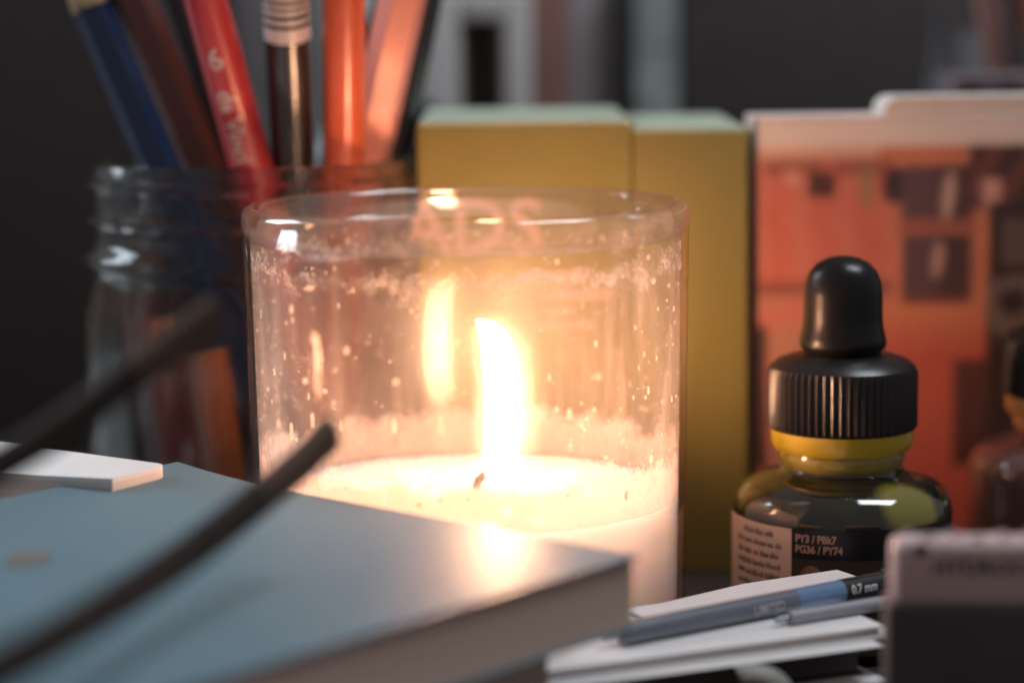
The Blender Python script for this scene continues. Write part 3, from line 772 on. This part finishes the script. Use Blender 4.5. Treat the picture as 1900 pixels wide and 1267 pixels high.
# folded white card behind the pen
pts = [at_z(1168, 1136, 18.9), at_z(1380, 1086, 18.9), at_z(1553, 1060, 19.2), at_z(1618, 1082, 18.9), at_z(1500, 1118, 18.9), at_z(1200, 1150, 18.9)]
mb = MB(); mb.grid([[p for p in pts], [p+Vector((0, 0, .35)) for p in pts]], closed_u=True, cap0=True, cap1=True)
tag(mb.build('paper_card', mat('card_white', (0.82, 0.76, 0.75), 0.7, 0.05), origin=pts[0]), 'pointed white card lying behind the pen on the notepad', 'card')
# pen with lettering
def lying_pen(name, u0, v0, u1, v1, zc, r, label, segs, group=None):
    a, b_ = at_z(u0, v0, zc), at_z(u1, v1, zc)
    t = thing(name, ((a.x+b_.x)/2, (a.y+b_.y)/2, zc-r), label, 'pen', group)
    for nm, t0, t1, k, m in segs:
        mb = MB(); mb.tube([along(a, b_, t0), along(a, b_, t0+(t1-t0)*.5), along(a, b_, t1)], [r*k, r*k, r*k], 20); mb.build(nm, m, t)
    return t, a, b_
STEEL = mat('pen_steel', (0.42, 0.45, 0.50), 0.22, 0.15, metal=0.8)
PENBLK = mat('pen_black', (0.02, 0.02, 0.024), 0.25, 0.1, coat=0.6)
PENBLUE = mat('pen_blue', (0.16, 0.28, 0.48), 0.2, 0.2, coat=0.8)
PENGREY = mat('pen_grey', (0.16, 0.18, 0.23), 0.25, 0.15, coat=0.6)
pr = 1.95
pen, pa, pb = lying_pen('pen', 1120, 1182, 1900, 1030, 18.6+pr, pr, 'slim blue grey pen marked 0.7 mm lying on the white notepad',
    [('tip', 0.0, 0.04, 0.4, STEEL), ('barrel', 0.04, 0.42, 1.0, PENGREY), ('grip', 0.42, 0.53, 1.0, PENBLUE), ('cap', 0.53, 1.0, 1.03, PENBLK)])
pt = (pb-pa).normalized(); pside = Vector((pt.y, -pt.x, 0))
PL = (pb-pa).length
def on_pen(s_, h_, rr=pr*1.03+0.05):
    # s_ along the pen, h_ mm up around the barrel from the line that faces the camera
    th = h_/rr + math.radians(16)
    return pa + pt*s_ + (pside*math.cos(th) + Vector((0, 0, 1))*math.sin(th))*rr
def pen_s(u): return (u-1120)/780*PL*1.0
def s_pen(u, v):
    r = ray(u, v).normalized(); w0 = pa-CAM
    b_ = pt.dot(r); d_ = pt.dot(w0); e_ = r.dot(w0); return (b_*e_-d_)/(1-b_*b_)
mb = MB(); put_text(mb, '0.7 mm', 2.3, lambda x, y: on_pen(s_pen(1566, 1092)+x*0.82, y-0.85), 0.05, 1)
mb.build('lettering', mat('white_print', (0.85, 0.85, 0.85), 0.4), pen)
mb = MB(); put_text(mb, 'LIMITED', 2.1, lambda x, y: on_pen(s_pen(1385, 1124)+x*0.86, y-1.1, pr+0.05), 0.03, 1)
mb.build('lettering', mat('pale_print', (0.62, 0.55, 0.58), 0.4), pen)
lying_pen('pen', 1440, 1150, 1900, 1076, 18.6+1.2, 1.2, 'thin silver refill lying in front of the 0.7 mm pen',
    [('tip', 0.0, 0.05, 0.45, STEEL), ('barrel', 0.05, 1.0, 1.0, mat('silver_tube', (0.34, 0.34, 0.38), 0.35, 0.1))])
# curled paper ribbon in front of the stack
mb = MB(); rows = []
c = at_d(1395, 1298, 354)
for i in range(15):
    a_ = math.radians(112-150*i/14)
    rows.append([c + Vector((rr*math.cos(a_), q, rr*0.8*math.sin(a_))) for rr, q in ((4.3, -1.2), (5.6, 0.2), (7.0, 1.2))])
mb.grid(rows)
o = mb.build('paper_ribbon', mat('ribbon', (0.34, 0.33, 0.30), 0.5), origin=at_d(1450, 1290, 354)); tag(o, 'curled strip of pale ribbon in front of the notepad stack', 'ribbon')
o.modifiers.new('thick', 'SOLIDIFY').thickness = 0.0004

# ================================================================== pale box with dark base at the right front
ED = 324
EX = at_d(1664, 1000, ED)
zt = at_d(1700, 1010, ED).z; zm = at_d(1700, 1122, ED).z
ew = 62.0; ed = 7.0
er = thing('eraser_box', (EX.x+ew/2, EX.y+ed/2, 0), 'rosy translucent plastic box with dark lettering in a black holder, beside the notepads', 'box')
ROSE = mat('rosy_plastic', (0.62, 0.44, 0.42), 0.55, 0.08, 90, coat=0.2)
mb = MB(); mb.box((EX.x+ew/2, EX.y+ed/2, (zt+zm)/2-1), (ew, ed, zt-zm+2), rotz(-4), bev=1.6); mb.build('case', ROSE, er)
mb = MB(); mb.box((EX.x+ew/2, EX.y+ed/2, zm/2), (ew+1.6, ed+1.6, zm), rotz(-4), bev=1.0); mb.build('holder', BLACKMATTE, er)
mb = MB(); Mz = rotz(-4)
fxy = Vector((EX.x+ew/2, EX.y+ed/2, 0)); 
def on_case(x, z): return fxy + Mz @ Vector((x-ew/2, -ed/2-0.06, z))
put_text(mb, 'HYDROCOLL', 3.2, lambda x, y: on_case(5.6+x, zm+4.0+y), 0.09)
mb.build('lettering', mat('dim_ink', (0.03, 0.022, 0.022), 0.6), er)
mb = MB(); K = 18; cc = (3.9, zm+7.6)
mb.add([on_case(cc[0], cc[1])]+[on_case(cc[0]+1.0*math.cos(2*math.pi*j/K), cc[1]+1.0*math.sin(2*math.pi*j/K)) for j in range(K)], [(0, 1+j, 1+(j+1) % K) for j in range(K)])
mb.build('emblem', bpy.data.materials['dim_ink'], er)
mb = MB(); rnd = random.Random(4)
for i in range(46):
    p = fxy + Mz @ Vector((rnd.uniform(-ew/2+2, ew/2-2), rnd.uniform(-2.6, 2.6), zt+rnd.uniform(-.1, .5)))
    mb.ell(p, rnd.uniform(.3, .9), rnd.uniform(.3, .8), rnd.uniform(.2, .5), None, 6, 4)
o = mb.build('eraser_crumbs', mat('crumb', (0.42, 0.33, 0.32), 0.5), er); o['kind'] = 'stuff'

# ================================================================== blue paperback in front of the candle
BZ = 39.0; BT = 11.0
c0 = at_z(1186, 1030, BZ); c1 = at_z(430, 912, BZ); c2 = at_z(540, 1192, BZ)
e1 = (c1-c0); e1.z = 0; e1.normalize()
g2 = (c2-c0); g2.z = 0; g2.normalize()
e2 = Vector((e1.y, -e1.x, 0));  e2 = -e2 if e2.y > 0 else e2
e2 = (e2+g2).normalized(); e1 = Vector((e2.y, -e2.x, 0)); e1 = -e1 if e1.y < 0 else e1
BW, BL = 104.0, 165.0
book = thing('paperback_book', (c0.x, c0.y, BZ-BT), 'pale blue paperback lying in front of the candle, its corner pointing at the pens', 'book')
BLUE = mat('blue_cover', (0.15, 0.235, 0.275), 0.55, 0.08, 25, spec=0.25, coat=0.02, coat_rough=0.3, bump=0.12, bscale=500)
PAGES = mat('brown_pages', (0.74, 0.55, 0.46), 0.85, 0.3, 50, stretch=(0.2, 0.2, 40), spec=0.1)
def bookpt(s_, t_, z):
    lift = 1.6*max(0, (s_-70)/34)**2*(1-t_/BL)          # cover lifts a little at the far left corner
    return c0 + e1*s_ + e2*t_ + Vector((0, 0, z-BZ+lift))
def sheet(mb, s0, s1, t0, t1, z0, z1, ns=16, ntt=12):
    top = [[bookpt(s0+(s1-s0)*i/ns, t0+(t1-t0)*j/ntt, z1) for j in range(ntt+1)] for i in range(ns+1)]
    bot_ = [[p+Vector((0, 0, z0-z1)) for p in r] for r in top]
    mb.grid(top); mb.grid(bot_)
    for seq in (([r[0] for r in top], [r[0] for r in bot_]), ([r[-1] for r in top], [r[-1] for r in bot_]), (top[0], bot_[0]), (top[-1], bot_[-1])):
        mb.grid([seq[0], seq[1]])
mb = MB(); sheet(mb, 0, BW, 0, BL, BZ-0.45, BZ); mb.build('front_cover', BLUE, book, ang=30)
mb = MB(); sheet(mb, 0.8, BW-0.6, 0.8, BL-0.8, BZ-BT+0.45, BZ-0.46); mb.build('page_block', PAGES, book, ang=30)
mb = MB(); sheet(mb, 0, BW, 0, BL, BZ-BT, BZ-BT+0.44); mb.build('back_cover', BLUE, book, ang=30)
# spot printed on the cover
mb = MB(); pc = at_z(52, 1035, BZ+0.15); K = 24
ring = [pc + Vector((3.4*math.cos(2*math.pi*j/K), 5.0*math.sin(2*math.pi*j/K), 0.0)) for j in range(K)]
mb.add(ring, [tuple(range(K))]); mb.build('printed_spot', mat('orange_print', (0.20, 0.18, 0.17), 0.5), book)
# what carries it: a second, darker book lying on the stack, set back from the edge
def inset(s_, t_, z): p = c0 + e1*s_ + e2*t_; p.z = z; return p
und = thing('closed_book', inset(50, 80, 18.6), 'dark closed book lying under the pale blue paperback', 'book')
for nm, za, zb, k, m in (('back_cover', 18.6, 19.2, 9, DARKC), ('page_block', 19.2, BZ-BT-0.6, 9.7, PAGES), ('front_cover', BZ-BT-0.6, BZ-BT, 9, DARKC)):
    ring = [(k, k), (BW-k, k), (BW-k, BL-k), (k, BL-k)]
    mb = MB(); mb.grid([[inset(s_, t_, z) for s_, t_ in ring] for z in (za, zb)], closed_u=True, cap0=True, cap1=True); mb.build(nm, m, und, smooth=False)

# white pad at the far left behind the blue paperback
wz = 42.0
q0, q1, q2 = at_z(70, 829, wz), at_z(315, 862, wz), at_z(-130, 925, wz)
f1 = (q1-q0); f1.z = 0; f2 = (q2-q0); f2.z = 0
f1n = f1.normalized(); f2n = Vector((f1n.y, -f1n.x, 0)); f2n = -f2n if f2n.y > 0 else f2n
wpad = thing('white_book', (q0.x, q0.y, 36), 'slim white book wedged behind the far corner of the blue paperback', 'book')
# ================================================================== two dark curved sticks
STICK = mat('dark_stick', (0.040, 0.028, 0.023), 0.6, 0.3, 200, spec=0.2)
STICKEND = mat('stick_brown', (0.10, 0.060, 0.040), 0.6, 0.2, spec=0.2)
def stick(label, pts, wd, thick):
    P = [at_d(*p) for p in pts]
    # smooth the path
    Q = []
    for i in range(len(P)-1):
        p0, p1, p2, p3 = P[max(i-1, 0)], P[i], P[i+1], P[min(i+2, len(P)-1)]
        for k in range(6):
            t = k/6
            Q.append(0.5*((2*p1)+(p2-p0)*t+(2*p0-5*p1+4*p2-p3)*t*t+(3*p1-p0-3*p2+p3)*t**3))
    Q.append(P[-1])
    t_ = thing('curved_stick', Q[0], label, 'stick', 'dark curved sticks')
    def rows(seq):
        out_ = []
        for i, p in enumerate(seq):
            t = (seq[min(i+1, len(seq)-1)]-seq[max(i-1, 0)]).normalized()
            x = t.cross(Vector((0, 0, 1))).normalized(); y = x.cross(t)
            r = []
            for j in range(16):
                a = 2*math.pi*j/16; ca, sa = math.cos(a), math.sin(a)
                sx = math.copysign(abs(ca)**0.5, ca)*thick/2; sy = math.copysign(abs(sa)**0.5, sa)*wd/2
                r.append(p + x*sx + y*sy)
            out_.append(r)
        return out_
    cut = int(len(Q)*0.72)
    mb = MB(); mb.grid(rows(Q[:cut+1]), closed_u=True, cap0=True, cap1=True); mb.build('shaft', STICK, t_)
    mb = MB(); mb.grid(rows(Q[cut:]), closed_u=True, cap0=True, cap1=True); mb.build('blunt_end', STICKEND, t_)
    return t_
stick('dark curved stick lying across the blue paperback, brown end raised beside the candle', [(-560, 1500, 205), (-300, 1400, 215), (0, 1240, 240), (170, 1142, 262), (330, 1040, 287), (480, 925, 308), (560, 858, 319), (612, 806, 327)], 4.8, 3.0)
stick('dark curved stick propped over the white book, blunt end raised before the jar', [(-900, 1420, 236), (-480, 1130, 262), (-200, 975, 278), (0, 862, 288), (120, 788, 294), (250, 692, 300), (340, 625, 304), (405, 578, 307)], 4.5, 2.8)
# the white book's block
def wp_(s_, t_, z): p = q0 + f1n*s_ + f2n*t_; p.z = z; return p
WL = f1.length
ring = []
for (cs, ct, a0) in ((WL-3, 3, -90), ):
    for k in range(7):
        a = math.radians(-90+90*k/6); ring.append((cs+3*math.cos(a), ct+3*math.sin(a)))
ring = [(0, 0)] + ring + [(WL, 30), (0, 44)]
ring = [(0, 0)] + [r for r in ring[1:-2]] + [(WL, 14), (-14, 30), (-60, 30), (-60, 0)]
for nm, za, zb, m in (('page_block', 36.0, wz-0.8, LINES), ('front_cover', wz-0.8, wz, PAPER)):
    mb = MB(); mb.grid([[wp_(s_, t_, z) for s_, t_ in ring] for z in (za, zb)], closed_u=True, cap0=True, cap1=True); mb.build(nm, m, wpad, ang=30)

dk = thing('hidden_block', (q0.x, q0.y, 0), 'dark closed box carrying the slim white book behind the paperback', 'box')  # unseen support, added dark so the jar mirrors less white
ring2 = [(-58, 2), (WL-5, 2), (WL-3, 12), (-16, 28), (-58, 28)]
for nm, za, zb in (('carton', 0.0, 30.0), ('lid', 30.0, 36.0)):
    k = 0.0 if nm == 'carton' else 0.6
    mb = MB(); mb.grid([[wp_(s_+(k if s_ > 0 else -k), t_, z) for s_, t_ in ring2] for z in (za, zb)], closed_u=True, cap0=True, cap1=True); mb.build(nm, DARKC, dk, smooth=False)

# ================================================================== far things on the table
FD = 690.0
def upright(name, u0, u1, vtop, d, depth, col, label, cat='book', rough=0.6, hh=None, group=None, var=0.25, scale=25):
    a, b_ = at_d(u0, vtop, d), at_d(u1, vtop, d)
    h = hh or a.z; wd = b_.x-a.x; base = Vector(((a.x+b_.x)/2, a.y+depth/2, 0))
    t = thing(name, base, label, cat, group)
    mc = mat(name+'_cover', col, rough, var, scale)
    # spine, two boards and the page block between them
    bt = min(1.6, wd*0.15)
    mb = MB(); mb.box((base.x-wd/2+bt/2, base.y+1, h/2), (bt, depth-2, h), bev=0.3); mb.build('board', mc, t)
    mb = MB(); mb.box((base.x+wd/2-bt/2, base.y+1, h/2), (bt, depth-2, h), bev=0.3); mb.build('board', mc, t)
    mb = MB(); mb.box((base.x, base.y-depth/2+0.8, h/2), (wd+0.02, 1.8, h+.04), bev=0.6); mb.build('spine', mc, t)
    mb = MB(); mb.box((base.x, base.y+1, h/2-1.5), (wd-2*bt-.02, depth-6, h-3), bev=0); mb.build('page_block', LINES, t)
    return t
GB = 'far books standing behind the boxes'
upright('standing_book', 986, 1050, -40, FD, 90, (0.38, 0.19, 0.16), 'red brown book spine beside the pale frame in the background', group=GB)
upright('standing_book', 1051, 1132, -60, FD+4, 90, (0.48, 0.45, 0.47), 'blurred grey book spine between the red brown and black spines', group=GB)
upright('standing_book', 1134, 1176, -50, FD-2, 90, (0.03, 0.026, 0.03), 'thin black book spine next to the mottled pale one', group=GB)
upright('standing_book', 1177, 1256, -60, FD+2, 90, (0.62, 0.70, 0.70), 'mottled pale teal book spine beside the large black case', group=GB, var=0.75, scale=45)
# pale frame with a dark opening
a, b_ = at_d(768, 2, FD-20), at_d(984, 2, FD-20)
fr = thing('pale_frame', ((a.x+b_.x)/2, a.y+8, 0), 'pale grey upright frame with a dark opening, behind the lettered yellow box', 'frame')
FW, FH = b_.x-a.x, at_d(870, -16, FD-20).z
ol, orr = at_d(850, 40, FD-20).x, at_d(934, 40, FD-20).x; oz = at_d(890, 40, FD-20).z
FRM = mat('pale_paint', (0.80, 0.79, 0.78), 0.5, 0.12, 20)
for nm, xa, xb, za, zb in (('side', a.x, ol, 0, FH), ('side', orr, b_.x, 0, FH), ('top_rail', ol, orr, oz, FH)):
    mb = MB(); mb.box(((xa+xb)/2, a.y+6, (za+zb)/2), (xb-xa+(0.0 if nm == 'side' else 0.4), 12, zb-za-(0 if nm == 'side' else 0.3)), bev=1.2); mb.build(nm, FRM, fr)
mb = MB(); mb.box(((ol+orr)/2, a.y+11, oz/2), (orr-ol+6, 1.5, oz+4)); mb.build('dark_panel', BLACKMATTE, fr)
for xx in (ol+.8, orr-.8):
    mb = MB(); mb.box((xx, a.y+5, oz/2), (1.4, 7, oz-1), bev=.3); mb.build('inner_strip', mat('tan_strip', (0.22, 0.15, 0.10), 0.6), fr)
# blue curved cloth in front of the frame
mb = MB(); rows = []
p0 = at_d(760, 150, FD-60); p1 = at_d(850, 205, FD-60)
for i in range(10):
    t = i/9; p = along(p0, p1, t)+Vector((0, 0, -2.5*math.sin(t*3.1)))
    rows.append([Vector((p.x-q*1.5, p.y+q*9, p.z+1.5*q)) for q in (-1, 0, 1)]+[Vector((p.x, p.y, 0))]*0)
top_r = [r[1] for r in rows]
mb.grid([[p for p in top_r], [p+Vector((2, 6, -6)) for p in top_r], [Vector((p.x+3, p.y+10, 0)) for p in top_r]])
o = mb.build('blue_cloth', mat('blue_cloth', (0.24, 0.28, 0.36), 0.9, 0.3, 60), origin=(p0.x, p0.y, 0)); tag(o, 'fold of pale blue cloth draped before the grey frame', 'cloth')
o.modifiers.new('thick', 'SOLIDIFY').thickness = 0.001
# large black case
def block(name, u0, u1, vtop, d, depth, m, label, cat, bev=2.0, group=None):
    a, b_ = at_d(u0, vtop, d), at_d(u1, vtop, d); h = a.z; wd = b_.x-a.x
    t = thing(name, ((a.x+b_.x)/2, a.y+depth/2, 0), label, cat, group)
    mb = MB(); mb.box(((a.x+b_.x)/2, a.y+depth/2, (h-8)/2), (wd, depth, h-8), bev=bev); mb.build('body', m, t)
    mb = MB(); mb.box(((a.x+b_.x)/2, a.y+depth/2, h-4), (wd+1, depth+1, 8), bev=bev); mb.build('lid', m, t)
    return t, a, b_, h
block('black_case', 1260, 1735, -90, 700, 120, BLACKMATTE, 'large black case standing behind the red picture book', 'case')
block('black_case', -420, 372, -160, 640, 120, mat('black_case_matte', (0.068, 0.056, 0.056), 0.75, 0.15, spec=0.25), 'tall black case in the shadows behind the jar of pencils', 'case')
upright('standing_book', 380, 500, -60, 720, 80, (0.34, 0.31, 0.32), 'mauve grey book spine seen between the pencils', group=GB, var=0.5)
upright('standing_book', 502, 566, -60, 722, 80, (0.10, 0.07, 0.08), 'plum coloured book spine hidden behind the barcode pencil', group=GB)
upright('standing_book', 568, 690, -60, 718, 80, (0.52, 0.54, 0.55), 'pale grey book spine behind the orange pencil', group=GB, var=0.4)
upright('standing_book', 692, 764, -60, 724, 80, (0.05, 0.045, 0.05), 'charcoal book spine just left of the pale frame', group=GB)
# black pot of brushes at the upper right
pc = at_d(1870, 100, 640); PX = Vector((pc.x+8, pc.y, 0)); ptop = at_d(1850, 60, 640).z
pot = thing('brush_pot', PX, 'black round pot holding pinkish pencils behind the white box', 'pot')
pr_ = 22.0
mb = MB(); mb.lathe([(0.01, 0), (pr_-2, 0), (pr_, 2), (pr_, ptop-1), (pr_-.8, ptop), (pr_-2, ptop-.6), (pr_-2.2, 5), (0.01, 5)], 64, PX); mb.build('pot_body', BLACKMATTE, pot)
for (u0, v0, u1, v1, dd, col, lab) in [(1822, -60, 1838, 60, 622, (0.36, 0.17, 0.14), 'rosy brown pencil standing at the front of the black pot'),
                                       (1866, -60, 1888, 60, 626, (0.16, 0.09, 0.09), 'dull plum pencil in the middle of the black pot'),
                                       (1905, -60, 1922, 60, 622, (0.62, 0.24, 0.17), 'coral pencil at the outer side of the black pot')]:
    a, b_ = at_d(u0, v0, dd), at_d(u1, v1, dd); dr = (b_-a).normalized(); bt_ = a + dr*((6-a.z)/dr.z)
    c_ = Vector((bt_.x-PX.x, bt_.y-PX.y, 0))
    if c_.length > 15: c_ = c_.normalized()*15; bt_ = Vector((PX.x+c_.x, PX.y+c_.y, 6))
    t = thing('pencil', bt_, lab, 'pencil', 'pencils in the black pot')
    mb = MB(); mb.tube([a, bt_], 3.0, 6, up=Vector((0, 1, 0))); mb.build('shaft', lacquer('pot_pencil', col), t)
    mb = MB(); mb.tube([a+(a-bt_).normalized()*3, a], 2.8, 14, up=Vector((0, 1, 0))); mb.build('end_cap', BLACKMATTE, t)
# grey glint: a small grey glass vial next to the pot
vc = at_d(1746, 160, 620)
mb = MB(); mb.lathe([(0.01, 0), (5.2, 0), (5.5, 1), (5.5, 88), (4.8, 96), (3.0, 104), (2.6, 112), (2.9, 114), (0.01, 114)], 32, Vector((vc.x, vc.y, 0)))
tag(mb.build('glass_vial', mat('smoked_glass', (0.10, 0.105, 0.12), 0.12, 0.3, coat=0.8), origin=(vc.x, vc.y, 0)), 'slender smoky grey vial standing between the black case and pot', 'vial')
# patterned pinkish tin with red dots
a, b_ = at_d(1768, 140, 560), at_d(2010, 140, 560)
tin = thing('dotted_tin', ((a.x+b_.x)/2, a.y+12, 0), 'mauve tin with dark red dots peeking over the white box', 'tin')
mb = MB(); mb.box(((a.x+b_.x)/2, a.y+12, a.z/2), (b_.x-a.x, 24, a.z), bev=1.2); mb.build('tin_body', mat('mauve_tin', (0.17, 0.125, 0.14), 0.5, 0.2), tin)
DOT = mat('dark_red_dot', (0.085, 0.022, 0.022), 0.5)
for u_ in (1802, 1874, 1946):
    c = at_d(u_, 172, 560); K = 20
    mb = MB(); mb.add([(c.x+2.3*math.cos(2*math.pi*j/K), a.y-0.08, c.z+2.3*math.sin(2*math.pi*j/K)) for j in range(K)], [tuple(range(K))]); mb.build('dot', DOT, tin)
